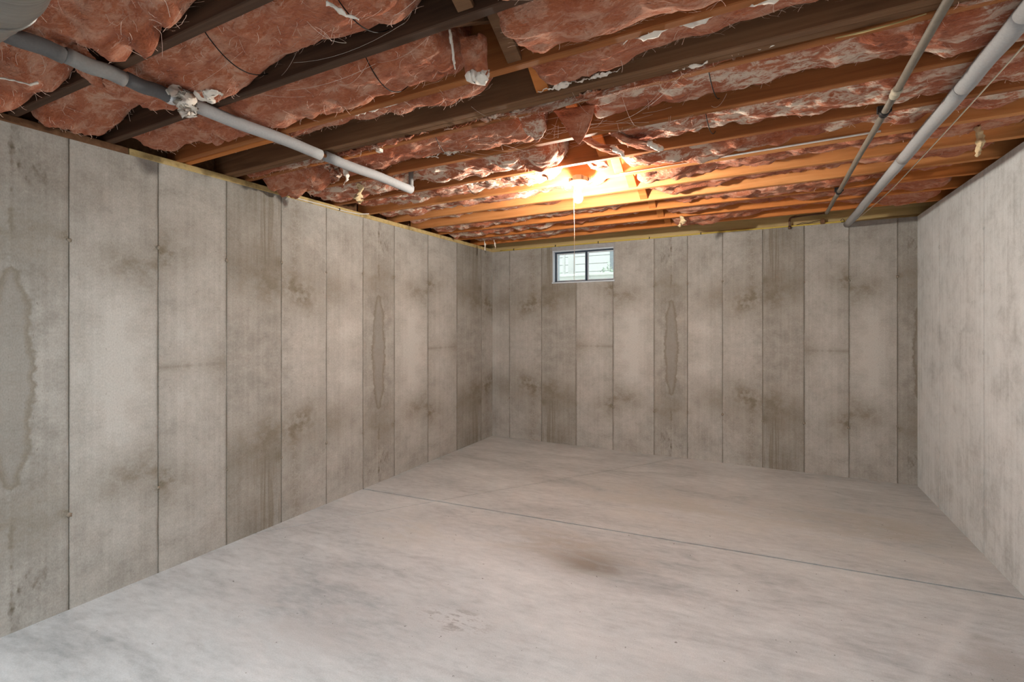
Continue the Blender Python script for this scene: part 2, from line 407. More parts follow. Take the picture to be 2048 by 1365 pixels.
# two saw cuts: one diagonal, one roughly along x, dividing the floor into four slabs
def cutpoly(poly, nx, ny, c):
    out = []
    for i in range(len(poly)):
        p, q = poly[i], poly[(i + 1) % len(poly)]
        dp, dq = nx * p[0] + ny * p[1] - c, nx * q[0] + ny * q[1] - c
        if dp >= 0: out.append(p)
        if dp * dq < 0:
            t = dp / (dp - dq); out.append((p[0] + (q[0] - p[0]) * t, p[1] + (q[1] - p[1]) * t))
    return out
base = [(0, -10.0), (XR, -10.0), (XR, 0), (0, 0)]
def line(p, q):
    dx, dy = q[0] - p[0], q[1] - p[1]; L = math.hypot(dx, dy); nx, ny = -dy / L, dx / L
    return nx, ny, nx * p[0] + ny * p[1]
L1 = line((0.07, -3.32), (2.39, -0.0)); L2 = line((0.0, -2.37), (4.46, -2.085))
for s1 in (1, -1):
    for s2 in (1, -1):
        pl = cutpoly(base, s1 * L1[0], s1 * L1[1], s1 * L1[2] + 0.0035)
        pl = cutpoly(pl, s2 * L2[0], s2 * L2[1], s2 * L2[2] + 0.0075)
        if len(pl) < 3: continue
        n = len(pl); vs = [(a, b, 0) for a, b in pl] + [(a, b, -0.012) for a, b in pl]
        fs = [tuple(range(n))] + [(i, i + n, (i + 1) % n + n, (i + 1) % n) for i in range(n)]
        bm = bmesh.new(); bm.from_mesh(pmesh('t', vs, fs))
        obj('floor_slab', bm_mesh('floor_slab', bm), M_floor, fl)

# ------------------------------------------------------------------ ceiling framing
def wood_mat(name, a, b, c, stainamt=0.35):
    g = NG(name, 0.75); P = g.coord()
    gn = g.noise(g.scale(P, 1.2, 26, 26), 1.0, 6, 0.6, 0.4); md = g.noise(g.scale(P, 1.0, 6, 6), 1.6, 4)
    col = g.ramp(gn, [(0.25, a), (0.5, b), (0.75, c)])
    st = g.mul(g.ss(md, 0.55, 0.72), stainamt); col = g.mix(st, col, tuple(q * 0.35 for q in a))
    kn = g.ss(g.noise(g.scale(P, 3, 9, 9), 1.0, 1), 0.76, 0.80); col = g.mix(g.mul(kn, 0.6), col, tuple(q * 0.3 for q in a))
    g.bump(gn, 0.2, 0.003); return g.done(col)
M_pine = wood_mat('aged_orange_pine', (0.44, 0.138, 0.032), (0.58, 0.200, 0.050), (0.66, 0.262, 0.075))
M_dark = wood_mat('dark_shaded_lumber', (0.045, 0.022, 0.012), (0.075, 0.038, 0.022), (0.12, 0.065, 0.038))  # shade on the joists toward the viewer put into the wood colour
M_mid = wood_mat('brown_and_shaded_lumber', (0.12, 0.058, 0.028), (0.18, 0.088, 0.042), (0.26, 0.14, 0.07))  # plain brown lumber, also the painted shade tone of joist and sill
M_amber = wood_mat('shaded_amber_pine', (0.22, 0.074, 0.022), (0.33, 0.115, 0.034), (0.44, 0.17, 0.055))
M_pale_pine = wood_mat('bulb_lit_pine', (0.48, 0.182, 0.054), (0.61, 0.255, 0.085), (0.69, 0.335, 0.130))  # bulb light on the nearby joists painted in as paler wood
M_sill = wood_mat('yellow_sill_lumber', (0.46, 0.33, 0.13), (0.58, 0.43, 0.19), (0.66, 0.52, 0.27), 0.55)
M_deck = wood_mat('subfloor_planks', (0.20, 0.11, 0.055), (0.28, 0.16, 0.08), (0.36, 0.22, 0.12))
ZJ, JH, JT = 2.478, 0.235, 0.039
ZD = ZJ + JH
ce = box('ceiling', (-0.2, -10.0, ZD), (XR + 0.24, 0.22, ZD + 0.03), M_deck)
tag(ce, 'open joist ceiling of old orange lumber over the whole basement', 'ceiling', kind='structure')
J = {  # near face y at x = 0 and x = 4.46, material (shade and bulb light in the wood tones)
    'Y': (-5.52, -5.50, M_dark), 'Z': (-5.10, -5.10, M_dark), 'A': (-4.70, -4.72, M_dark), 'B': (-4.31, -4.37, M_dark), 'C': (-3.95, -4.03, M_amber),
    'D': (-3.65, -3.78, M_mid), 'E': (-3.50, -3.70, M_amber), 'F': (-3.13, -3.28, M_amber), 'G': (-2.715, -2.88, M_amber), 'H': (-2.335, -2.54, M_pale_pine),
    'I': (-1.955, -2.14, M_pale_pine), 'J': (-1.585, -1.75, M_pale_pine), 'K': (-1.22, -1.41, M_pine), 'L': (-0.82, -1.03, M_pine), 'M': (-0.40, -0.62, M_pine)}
X0J, X1J = -0.10, XR + 0.13
def jy(k, x):
    a, b = J[k][:2]; return a + (b - a) * np.asarray(x) / 4.46
def slanted(name, k, x0, x1, z0, z1, mat, off=0.0, t=JT, parent=ce):
    vs = []
    n = 12
    for i in range(n + 1):
        x = x0 + (x1 - x0) * i / n; y = float(jy(k, x)) + off
        wz = 0.0025 * float(vnoise(x * 1.3, y * 7, 3.3)); wy = 0.002 * float(vnoise(x * 1.7, y * 7, 8.3))
        for dy, z in ((0.0, z0 + .004), (0.003, z0), (t - .003, z0), (t, z0 + .004), (t, z1), (0, z1)):
            vs.append((x, y + dy + wy, z + (wz if z < z1 else 0)))
    fs = []
    for i in range(n):
        for q in range(6): fs.append((i * 6 + q, i * 6 + (q + 1) % 6, (i + 1) * 6 + (q + 1) % 6, (i + 1) * 6 + q))
    fs += [tuple(range(6))[::-1], tuple(range(n * 6, n * 6 + 6))]
    bm = bmesh.new(); bm.from_mesh(pmesh('t', vs, fs))
    return obj(name, bm_mesh(name, bm), mat, parent)
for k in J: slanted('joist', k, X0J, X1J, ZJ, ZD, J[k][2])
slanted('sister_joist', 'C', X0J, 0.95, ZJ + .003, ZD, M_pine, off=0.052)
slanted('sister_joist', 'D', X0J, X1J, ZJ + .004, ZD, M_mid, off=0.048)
box('rim_joist', (-0.2, 0.03, ZJ), (XR + 0.2, 0.07, ZD), M_sill, ce)
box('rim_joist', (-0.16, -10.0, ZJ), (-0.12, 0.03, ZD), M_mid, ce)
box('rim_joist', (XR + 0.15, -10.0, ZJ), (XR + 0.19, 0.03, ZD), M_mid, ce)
# sill plates on the wall tops
sl = box('trim_1', (-0.15, -4.20, H), (0.006, 0.0, ZJ), M_sill, bev=0.003)
box('sill_board', (-0.15, -10.0, H), (0.004, -4.203, ZJ), M_mid, sl, 0.003)['label'] = 'length of the sill plate with shade painted into its colour'  # shade near the viewer put into this length's darker wood
tag(sl, 'yellow lumber sill plate along the top of the left wall', 'sill plate', kind='structure')
bm = bmesh.new()
vs = [(0.0, 0.006, H), (XR, 0.006, ztop_b(XR)), (XR, 0.15, ztop_b(XR)), (0, 0.15, H), (0, 0.006, ZJ), (XR, 0.006, ZJ), (XR, 0.15, ZJ), (0, 0.15, ZJ)]
bm.from_mesh(pmesh('t', vs, [(0, 1, 2, 3), (4, 7, 6, 5), (0, 4, 5, 1), (1, 5, 6, 2), (2, 6, 7, 3), (3, 7, 4, 0)]))
sb = obj('trim_2', bm_mesh('trim_2', bm), M_sill)
tag(sb, 'yellow lumber sill plate over the window wall', 'sill plate', kind='structure')
sr = box('trim_3', (XR + 0.02, -10.0, HR), (XR + 0.15, 0, ZJ), M_mid)
tag(sr, 'thin brown sill strip along the top of the right wall', 'sill plate', kind='structure')

# cross bridging at mid span: two thin struts per bay
def strut(p, q, w, t, mat, parent):
    p = Vector(p); q = Vector(q); d = (q - p); L = d.length; d.normalize()
    sx = Vector((1, 0, 0)); n = d.cross(sx).normalized(); sx = n.cross(d).normalized()
    vs = []
    for e in (p, q):
        for a, b in ((-1, -1), (1, -1), (1, 1), (-1, 1)): vs.append(e + sx * a * w / 2 + n * b * t / 2)
    fs = [(0, 1, 2, 3), (7, 6, 5, 4), (0, 4, 5, 1), (1, 5, 6, 2), (2, 6, 7, 3), (3, 7, 4, 0)]
    bm = bmesh.new(); bm.from_mesh(pmesh('t', vs, fs)); bmesh.ops.recalc_face_normals(bm, faces=bm.faces)
    bmesh.ops.bevel(bm, geom=list(bm.edges), offset=0.002, segments=1, affect='EDGES')
    return obj('bridging_strut', bm_mesh('bridging_strut', bm), mat, parent)
order = ['Z', 'A', 'B', 'C', 'D', 'E', 'F', 'G', 'H', 'I', 'J', 'K', 'L', 'M']
XB = 2.30
for a, b in zip(order[1:-1], order[2:]):
    if (a, b) == ('D', 'E'): continue
    tt = JT + (0.048 if a == 'D' else 0)
    ya = float(jy(a, XB)) + JT; yb2 = float(jy(b, XB))
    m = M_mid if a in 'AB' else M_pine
    strut((XB - 0.045, ya, ZJ + 0.02), (XB - 0.045, yb2, ZD - 0.03), 0.06, 0.019, m, ce)
    strut((XB + 0.045, ya, ZD - 0.03), (XB + 0.045, yb2, ZJ + 0.02), 0.06, 0.019, m, ce)

# ------------------------------------------------------------------ insulation
def insul_mat(name, white=0.5, hue=0):
    g = NG(name, 1.0); g.b.inputs['Specular IOR Level'].default_value = 0.02
    P = g.coord()
    w = g.noise(P, 5.0, 3); Q = g.off(P, g.vec(g.mul(w, 0.10), g.mul(w, 0.06), 0.0))
    S1 = g.scale(Q, 1.0, 2.2, 2.2)
    a = g.noise(S1, 2.6, 5, 0.55, 0.5); b = g.noise(S1, 8.5, 7, 0.66, 0.4); c = g.noise(g.scale(Q, 1, 2.0, 2.0), 60.0, 4, 0.65, 0.5)
    f = g.sub(g.add(g.add(g.mul(a, 0.8), g.mul(b, 0.95)), g.mul(c, 0.55)), 0.66)
    col = g.ramp(g.clamp(f), [(0.06, (0.15, 0.036, 0.014)), (0.34, (0.48, 0.132, 0.055)), (0.62, (0.63, 0.212, 0.098)), (0.94, (0.80, 0.43, 0.27))])
    wm = g.mul(g.mul(g.ss(a, 0.38, 0.54), g.ss(g.add(g.mul(b, .75), g.mul(c, .25)), 0.45, 0.56)), white)
    col = g.mix(g.clamp(wm), col, (0.88, 0.72, 0.58))
    g.bump(g.add(g.mul(b, 1.2), g.mul(c, 0.55)), 0.8, 0.03)
    g.b.inputs['Sheen Weight'].default_value = 0.15; g.b.inputs['Sheen Roughness'].default_value = 0.6
    return g.done(col)
M_ins = insul_mat('pink_fiberglass', 0.22)
M_ins_w = insul_mat('pale_fluffy_fiberglass', 0.95)
M_fibre = plain('pale_pink_fibres', (0.72, 0.50, 0.40), 1.0, 0, 0.2, 8)
M_fluff = plain('white_torn_fiberglass', (0.90, 0.77, 0.67), 1.0, 0, 0.10, 60)
M_fluff_y = plain('yellowed_torn_fiberglass', (0.72, 0.55, 0.33), 1.0, 0, 0.2, 60)

def batt(ka, kb_, x0, x1, rec, label, amp=0.028, seed=0, droops=(), mat=None, step=0.0145, va=0.0, vb=1.0, tilt=0.0, tha=JT):
    nx = max(4, int((x1 - x0) / step)); ny = max(5, int(0.36 / step))
    X = np.linspace(x0, x1, nx + 1)[:, None] * np.ones((1, ny + 1)); V = np.linspace(0, 1, ny + 1)[None, :] * np.ones((nx + 1, 1))
    ya = jy(ka, X) + tha + 0.003 if isinstance(ka, str) else np.full_like(X, ka)
    yb_ = jy(kb_, X) - 0.003 if isinstance(kb_, str) else np.full_like(X, kb_)
    # ragged sides
    ins_a = 0.008 * (1 + fbm(X * 4, seed * 3.1, 0.5, 4)) ; ins_b = 0.010 * (1 + fbm(X * 3, seed * 3.1 + 9, 0.5, 4))
    A = ya + (yb_ - ya) * va + ins_a; B = ya + (yb_ - ya) * vb - ins_b
    Y = A + (B - A) * V
    s = seed * 13.7
    n1 = fbm(X * 1.7 + s, Y * 4 + s, s, 3); n2 = np.abs(fbm(X * 5.5 + s, Y * 9 - s, s + 4, 3)); n3 = fbm(X * 22 + s, Y * 40, s, 4, 0.6)
    low = vnoise(X * 1.15 + s, s, 2.0)
    e = np.abs(2 * V - 1)
    ex = np.minimum((X - x0), (x1 - X)) / 0.07; ex = np.clip(1 - ex, 0, 1)
    Z = ZJ + rec + 0.040 * low + 0.055 * e ** 4 - amp * 0.8 * n1 - amp * 1.3 * (n2 - 0.25) + amp * 0.22 * n3 + 0.05 * ex ** 2 + tilt * (V - .5)
    for (dx, dv, sx, sv, dep) in droops:
        Z = Z - dep * np.exp(-((X - dx) / sx) ** 2 - ((V - dv) / sv) ** 2) * (1 + 0.25 * n3)
    Z = np.minimum(Z, ZD - 0.03)
    for px, pw, pz in ((0.965, 0.075, 2.480), (3.925, 0.075, 2.482), (3.70, 0.05, 2.474), (2.02, 0.0, 0.0)):   # pipes hold the batts up
        if pw: 
            wgt = np.clip((np.abs(X - px) - pw * .6) / (pw * .9), 0, 1); Z = np.where(Z < pz, Z * wgt + pz * (1 - wgt), Z)
    Xj = X + 0.012 * n3 * (ex > 0)
    idx = np.arange((nx + 1) * (ny + 1)).reshape(nx + 1, ny + 1)
    vs = list(zip(Xj.ravel(), Y.ravel(), Z.ravel())); fs = []
    for i in range(nx):
        for j in range(ny): fs.append((idx[i, j], idx[i, j + 1], idx[i + 1, j + 1], idx[i + 1, j]))
    ring = [idx[i, 0] for i in range(nx + 1)] + [idx[nx, j] for j in range(1, ny + 1)] + [idx[i, ny] for i in range(nx - 1, -1, -1)] + [idx[0, j] for j in range(ny - 1, 0, -1)]
    b0 = len(vs)
    for q in ring: vs.append((vs[q][0], vs[q][1], max(vs[q][2] + 0.02, ZD - 0.012)))
    R = len(ring)
    for q in range(R): fs.append((ring[q], ring[(q + 1) % R], b0 + (q + 1) % R, b0 + q))
    fs.append(tuple(range(b0, b0 + R)))
    fs = [tuple(int(t) for t in f_) for f_ in fs]
    o = obj('insulation_batt', pmesh('insulation_batt', vs, fs), mat or M_ins, None, True)
    tag(o, label, 'insulation', 'fiberglass batts between the ceiling joists')
    # loose fibres lying on the underside
    rr = random.Random(seed); fv = []; ff = []
    for q in range(int(170 * (x1 - x0)) + 20):
        i = rr.randrange(2, nx - 1); j = rr.randrange(0, ny + 1); p = Vector(vs[int(idx[i, j])]) - Vector((0, 0, 0.001))
        an = rr.gauss(0, 0.7); L = rr.uniform(0.02, 0.09); d = Vector((math.cos(an), math.sin(an), 0)); b = Vector((-d.y, d.x, 0)) * rr.uniform(-.009, .009)
        n_ = 5; k = len(fv); w = Vector((-d.y, d.x, 0.4)) * rr.uniform(0.0004, 0.0009)
        for t in range(n_ + 1):
            tt = t / n_; c = p + d * L * (tt - .5) + b * 4 * tt * (1 - tt)
            i2 = min(nx, max(0, int((c.x - x0) / (x1 - x0) * nx))); c.z = min(vs[int(idx[i2, j])][2], c.z) - 0.002 - 0.004 * rr.random()
            fv += [c - w, c + w]
        ff += [(k + 2 * t, k + 2 * t + 1, k + 2 * t + 3, k + 2 * t + 2) for t in range(n_)]
    fo = obj('loose_fibres', pmesh('loose_fibres', fv, ff), M_fibre, o); fo['kind'] = 'stuff'
    return o

# nearest bays first
batt('Y', 'Z', 0.02, 4.40, 0.06, 'brown pink batt in the joist bay nearest the viewer behind the silver duct', 0.03, 1)
batt('Z', 'A', 0.03, 0.86, 0.03, 'pink batt lying above the silver duct end by the left wall', 0.035, 2, [(0.2, 0.7, 0.12, 0.3, 0.06), (0.62, 0.8, 0.10, 0.25, 0.05)])
batt('Z', 'A', 0.88, 2.2, 0.02, 'pink batt beside the duct with a pointed corner drooping over the grey pipe', 0.035, 3, [(1.12, 0.85, 0.09, 0.35, 0.09), (1.30, 0.95, 0.06, 0.3, 0.09), (1.50, 0.8, 0.08, 0.2, 0.05)])
batt('Z', 'A', 2.42, 4.40, 0.05, 'pink batt right of the bridging in the second dark joist bay', 0.03, 4)
batt('A', 'B', 0.035, 0.60, 0.05, 'bent pink batt end drooping over the left sill plate', 0.02, 5, [(0.03, 0.5, 0.22, 1.6, 0.10)])
batt('A', 'B', 0.615, 2.2, 0.02, 'wide pink batt behind the grey pipe wrapped with torn fluff', 0.026, 6, [(1.15, 0.95, 0.28, 0.25, 0.05), (2.0, 0.5, 0.3, 0.5, 0.015)])
batt('A', 'B', 2.42, 4.40, 0.03, 'pink batt right of the bridging with the rounded bulge', 0.03, 7, [(2.65, 0.6, 0.25, 0.5, 0.05)])
batt('B', 'C', 0.03, 0.62, 0.03, 'short layered pink batt piece by the left wall under the pipe', 0.03, 8, [(0.50, 0.9, 0.14, 0.4, 0.06), (0.12, 0.8, 0.2, 0.4, 0.03)])
batt('B', 'C', 0.635, 2.15, 0.015, 'broad pink batt crossed by the long thin support wire', 0.026, 9, [(1.2, 0.6, 0.4, 0.5, 0.02)])
batt('B', 'C', 2.40, 4.40, 0.03, 'smooth pink batt bulging right of the nearest visible bridging', 0.022, 10, [(2.75, 0.5, 0.35, 0.5, 0.04)])
batt('C', 'D', 0.12, 2.16, 0.03, 'dusky pink batt pulled away from the dark doubled joist', 0.022, 11, [(0.9, 0.1, 0.4, 0.3, 0.02)], vb=0.66, tilt=0.05)
batt('C', 'D', 2.36, 4.40, 0.02, 'pink batt right of the bridging with a white torn far edge', 0.024, 12, [(2.55, 0.95, 0.25, 0.3, 0.05)], vb=0.86, tilt=0.04)
batt('D', 'E', 0.05, 4.40, 0.008, 'narrow pink filler strip squeezed between the doubled and orange joists', 0.012, 13, mat=M_ins_w, tha=JT + .05)
batt('E', 'F', 0.03, 0.62, 0.03, 'crumpled pink batt piece in the corner where torn tufts hang', 0.04, 14, [(0.5, 0.4, 0.12, 0.4, 0.05)])
batt('E', 'F', 0.66, 2.15, 0.02, 'pink batt with a white shredded hole left of the cobwebs', 0.03, 15)
batt('E', 'F', 2.44, 4.40, 0.015, 'pink batt patched with white fluff right of the cobwebs', 0.026, 16, mat=M_ins_w)
batt('F', 'G', 0.03, 2.12, 0.02, 'pale ruffled batt behind the short pipe riser', 0.03, 17, [(0.97, .5, .14, .5, -.07)], mat=M_ins_w)
batt('F', 'G', 2.46, 4.40, 0.015, 'white and pink batt right of the two curved hanging flaps', 0.03, 18, mat=M_ins_w)
batt('G', 'H', 0.03, 1.95, 0.03, 'pale batt left of the bulb glowing white at its end', 0.03, 19, mat=M_ins_w)
batt('G', 'H', 2.42, 4.40, 0.015, 'ruffled pale batt right of the bulb above the white cable', 0.03, 20, mat=M_ins_w, vb=0.92)
nm = {'HI': 'first', 'IJ': 'second', 'JK': 'third', 'KL': 'fourth', 'LM': 'fifth'}
sd = 21
for a, b in zip('HIJKL', 'IJKLM'):
    wl_ = {'H': 'first', 'I': 'second', 'J': 'third', 'K': 'fourth', 'L': 'fifth'}[a]
    batt(a, b, 0.03, 2.18, 0.04, f'pale wavy batt in the {wl_} joist bay beyond the bulb, left of bridging', 0.030, sd, mat=M_ins_w, step=0.018); sd += 1
    batt(a, b, 2.42, 4.40, 0.025, f'brownish pink batt in the {wl_} joist bay beyond the bulb, right of bridging', 0.030, sd, step=0.018); sd += 1
batt('M', -0.05, 0.05, 4.40, 0.115, 'dark pink batt in the last joist bay directly over the window wall', 0.02, sd, step=0.018)

# torn scraps, flaps and tufts
SCR = 'torn insulation scraps hanging from the ceiling'
def scrap(pts, radii, label, mat=M_fluff, seg=9, noise=0.012, flat=(1, 0.6), nscale=45):
    n = 14; P = [Vector(p) for p in pts]; out = []; rr = []
    for i in range(n * (len(P) - 1) + 1):
        t = i / n; k = min(int(t), len(P) - 2); f = t - k
        out.append(P[k].lerp(P[k + 1], f)); rr.append(radii[k] * (1 - f) + radii[k + 1] * f)
    o = tube('insulation_scrap', out, rr, mat, None, seg, noise=noise, nscale=nscale, seed=RND.uniform(0, 90), flat=flat)
    return tag(o, label, 'insulation scrap', SCR)
def flap(p, along, down, length, depth, label, thick=0.022, curl=0.05, mat=M_ins, fringe=True, point=0.0):
    """bent slab: starts at p, runs 'length' along 'along' and hangs 'depth' along 'down'"""
    p = Vector(p); al = Vector(along).normalized(); dn = Vector(down).normalized(); nr = al.cross(dn).normalized()
    nu, nv = 22, 12; sd_ = RND.uniform(0, 50); vs = []; fs = []
    for side in (0, 1):
        for i in range(nu + 1):
            for j in range(nv + 1):
                u, v = i / nu, j / nv
                wv = depth * (1 - point * abs(2 * u - 1) ** 1.3) * (1 + 0.12 * float(fbm(u * 5 + sd_, v * 0.3, 1, 3)))
                q = p + al * (length * (u - 0.5) * (1 - 0.15 * v)) + dn * (wv * v) + nr * (curl * v * v + 0.006 * float(fbm(u * 6 + sd_, v * 6, 2, 3)))
                q += nr * thick * (0.5 - side) * (1 - 0.55 * v ** 3) * min(1, 0.4 + 6 * min(u, 1 - u))
                vs.append(q)
    N = (nu + 1) * (nv + 1); ix = lambda s, i, j: s * N + i * (nv + 1) + j
    for i in range(nu):
        for j in range(nv):
            fs.append((ix(0, i, j), ix(0, i + 1, j), ix(0, i + 1, j + 1), ix(0, i, j + 1))); fs.append((ix(1, i, j), ix(1, i, j + 1), ix(1, i + 1, j + 1), ix(1, i + 1, j)))
    for i in range(nu):
        fs.append((ix(0, i, nv), ix(0, i + 1, nv), ix(1, i + 1, nv), ix(1, i, nv))); fs.append((ix(0, i, 0), ix(1, i, 0), ix(1, i + 1, 0), ix(0, i + 1, 0)))
    for j in range(nv):
        fs.append((ix(0, 0, j), ix(0, 0, j + 1), ix(1, 0, j + 1), ix(1, 0, j))); fs.append((ix(0, nu, j), ix(1, nu, j), ix(1, nu, j + 1), ix(0, nu, j + 1)))
    bm = bmesh.new(); bm.from_mesh(pmesh('t', vs, fs))
    o = obj('insulation_flap', bm_mesh('insulation_flap', bm), mat, None, True)
    tag(o, label, 'insulation scrap', SCR)
    if fringe:   # pale torn rim along the hanging edge
        rim = [(vs[ix(0, i, nv)] + vs[ix(1, i, nv)]) / 2 for i in range(nu + 1)]
        tube('torn_edge', rim, [thick * 0.46 * min(1, 0.12 + 5 * min(q, nu - q) / nu) for q in range(nu + 1)], M_fluff, o, 6, noise=0.006, nscale=90, seed=sd_)
    return o
yF = float(jy('F', 2.3)); yE = float(jy('E', 2.3)); yG = float(jy('G', 2.3))
flap((2.20, yE + 0.07, ZJ + 0.02), (1, 0.1, 0), (0.1, 0.3, -1), 0.13, 0.13, 'pale rounded flap hanging left of the pointed flap near the cobwebs', 0.03, 0.03, M_ins_w, False, 0.4)
flap((2.40, yE + 0.13, ZJ + 0.03), (1, 0.1, 0), (0.05, 0.25, -1), 0.20, 0.17, 'pointed pink flap hanging among the cobwebs', 0.04, 0.02, M_ins, False, 0.85)
flap((2.33, yF + 0.16, ZJ + 0.03), (0.25, 1, 0), (0.6, 0.2, -0.55), 0.16, 0.17, 'curved pink flap with white rim above the bulb, left of a pair', 0.03, -0.05)
flap((2.50, yF + 0.17, ZJ + 0.03), (0.25, 1, 0), (0.6, 0.2, -0.5), 0.17, 0.19, 'curved pink flap with white rim above the bulb, right of a pair', 0.03, -0.06)
flap((2.24, yG + 0.14, ZJ + 0.07), (0.9, 0.3, 0), (0.2, 0.5, -0.6), 0.14, 0.09, 'bright torn pink flap right above the bulb holder', 0.03, 0.04)
flap((0.86, float(jy('A', .9)) - 0.05, ZJ + 0.02), (1, -0.5, 0), (0.15, 0.2, -1), 0.26, 0.10, 'pink folded corner hanging above the grey pipe near the duct', 0.05, 0.03, M_ins, False, 0.7)
flap((2.24, float(jy('C', 2.2)) - 0.14, ZJ + 0.06), (1, 0.15, 0), (0, 0.15, -1), 0.10, 0.13, 'pink lump with a white ragged hem beside the nearest bridging', 0.06, 0.02)
scrap([(0.98, -4.47, 2.47), (1.0, -4.45, 2.43), (0.99, -4.43, 2.385)], [0.05, 0.055, 0.02], 'white torn fluff caught around the left pipe', M_fluff, 14, 0.030, nscale=70)
scrap([(1.06, -4.44, 2.47), (1.10, -4.42, 2.45), (1.16, -4.42, 2.46)], [0.02, 0.028, 0.012], 'small white tuft on the pipe right of the larger torn fluff', M_fluff, 10, 0.016)
scrap([(0.82, -3.48, 2.52), (0.80, -3.47, 2.46), (0.83, -3.46, 2.40), (0.80, -3.46, 2.35)], [0.06, 0.045, 0.022, 0.005], 'long pink tuft hanging beneath the left pipe joint', M_ins_w, 12, 0.02)
scrap([(0.88, -3.44, 2.46), (0.89, -3.43, 2.40), (0.86, -3.43, 2.35)], [0.018, 0.012, 0.004], 'thin pale strand beside the long pink tuft', M_fluff, 8, 0.01)
scrap([(0.60, -3.02, 2.49), (0.59, -3.01, 2.44), (0.57, -3.0, 2.39), (0.56, -3.0, 2.37)], [0.03, 0.016, 0.03, 0.012], 'pale ragged tuft hanging in front of the left sill plate', M_fluff_y, 10, 0.018)
scrap([(2.23, -4.27, 2.50), (2.235, -4.26, 2.44), (2.24, -4.25, 2.37)], [0.007, 0.008, 0.003], 'white vertical wisp dangling from the broad pink batt', M_fluff, 7, 0.004)
scrap([(4.19, -2.33, 2.50), (4.20, -2.32, 2.42), (4.19, -2.32, 2.35)], [0.022, 0.022, 0.010], 'cream strip hanging near the right wall', M_fluff_y, 10, 0.010)
scrap([(2.52, -0.93, 2.48), (2.54, -0.92, 2.44), (2.50, -0.92, 2.40)], [0.012, 0.03, 0.008], 'pale ragged tuft hanging below the far joists right of the window', M_fluff_y, 9, 0.018)
scrap([(0.27, -0.68, 2.48), (0.28, -0.675, 2.42), (0.275, -0.67, 2.36)], [0.006, 0.010, 0.007], 'white bubbly strand hanging in the far left corner', M_fluff, 8, 0.010)
scrap([(0.37, -0.62, 2.48), (0.38, -0.615, 2.43), (0.375, -0.61, 2.38)], [0.006, 0.009, 0.006], 'shorter white strand right of the bubbly strand in the corner', M_fluff, 8, 0.010)
scrap([(2.0, -4.6, 2.47), (2.03, -4.57, 2.45), (2.06, -4.53, 2.44)], [0.006, 0.012, 0.004], 'small pale wisp beside the upper support wire', M_fluff, 8, 0.006)
scrap([(0.52, -4.98, 2.40), (0.63, -4.92, 2.41), (0.72, -4.86, 2.39), (0.73, -4.84, 2.40)], [0.004, 0.005, 0.006, 0.008], 'limp whitish strand dangling below the dark pipe near the duct', M_fluff, 7, 0.004)
# fluffy torn ridges along joists
def ridge(k, x0, x1, off, z, r, label, mat=M_fluff, n=60):
    X = np.linspace(x0, x1, n); s = RND.uniform(0, 60)
    pts = [(x, float(jy(k, x)) + off + 0.006 * float(fbm(x * 9 + s, 1, 1, 3)), z + 0.010 * float(fbm(x * 7 + s, 3, 1, 3))) for x in X]
    rad = [max(0.002, r * (0.55 + 0.8 * float(fbm(x * 16 + s, 5, 2, 4))) * min(1, 0.2 + 5 * min((x - x0), (x1 - x)))) for x in X]
    o = tube('insulation_scrap', pts, rad, mat, None, 10, noise=r * 0.5, nscale=60, seed=s, flat=(1, 0.45))
    return tag(o, label, 'insulation scrap', SCR)
ridge('E', 0.95, 1.65, -0.035, ZJ + 0.005, 0.022, 'long white torn edge squeezed out along the orange joist, lower left', M_ins_w)
ridge('E', 1.75, 2.25, -0.030, ZJ + 0.004, 0.024, 'white torn edge meeting the bridging beside the cobwebs', M_ins_w)
ridge('E', 2.38, 2.66, -0.035, ZJ + 0.006, 0.020, 'white rimmed shred just right of the bridging on the orange joist', M_ins_w)
ridge('E', 2.85, 3.25, -0.030, ZJ + 0.006, 0.016, 'white torn edge along the orange joist right of the bridging', M_fluff)
ridge('C', 2.75, 3.65, JT + 0.004, ZJ + 0.002, 0.022, 'white torn edge along the nearest bright joist at the top', M_fluff)
ridge('D', 2.33, 2.70, -0.018, ZJ + 0.012, 0.020, 'white ragged rim where the pink batt meets the doubled joist', M_fluff)
ridge('C', 1.45, 1.75, JT + 0.012, ZJ + 0.01, 0.012, 'small pale shred beneath the bright joist left of bridging', M_fluff)
ridge('G', 1.15, 2.2, JT + 0.02, ZJ + 0.02, 0.030, 'thick white fluff ridge along the joist left of the bulb', M_ins_w)
ridge('F', 1.65, 1.95, -0.11, ZJ + 0.03, 0.024, 'white shredded ring of fluff left of the cobwebs', M_fluff)
ridge('F', 1.35, 1.62, -0.06, ZJ + 0.03, 0.030, 'white shredded clump left of the fluff ring', M_fluff)

# ------------------------------------------------------------------ support wires
M_wire = plain('black_spring_wire', (0.02, 0.016, 0.014), 0.5, 0.6)
def wire(ka, kb_, x, dx, sag, label):
    ya = float(jy(ka, x)) + JT; yb_ = float(jy(kb_, x + dx)); pts = []
    for i in range(17):
        t = i / 16; pts.append((x + dx * t, ya + (yb_ - ya) * t, ZJ + 0.045 - sag * 4 * t * (1 - t)))
    o = tube('support_wire', pts, 0.0021, M_wire, None, 6)
    tag(o, label, 'wire', 'insulation support wires')
wire('A', 'B', 1.46, -0.10, 0.062, 'thin black bowed wire holding the wide batt near the left pipe')
wire('A', 'B', 2.05, -0.03, 0.075, 'thin black wire at the top edge left of bridging')
wire('B', 'C', 1.85, -0.03, 0.085, 'thin black bowed wire across the broad batt in the middle')
wire('E', 'F', 1.62, -0.09, 0.06, 'short dark wire above the white shredded clump')
wire('E', 'F', 3.00, 0.02, 0.045, 'thin dark wire across the fluffy batt right of the cobwebs')
wire('F', 'G', 2.95, 0.02, 0.06, 'thin dark wire right of the curved flap pair')
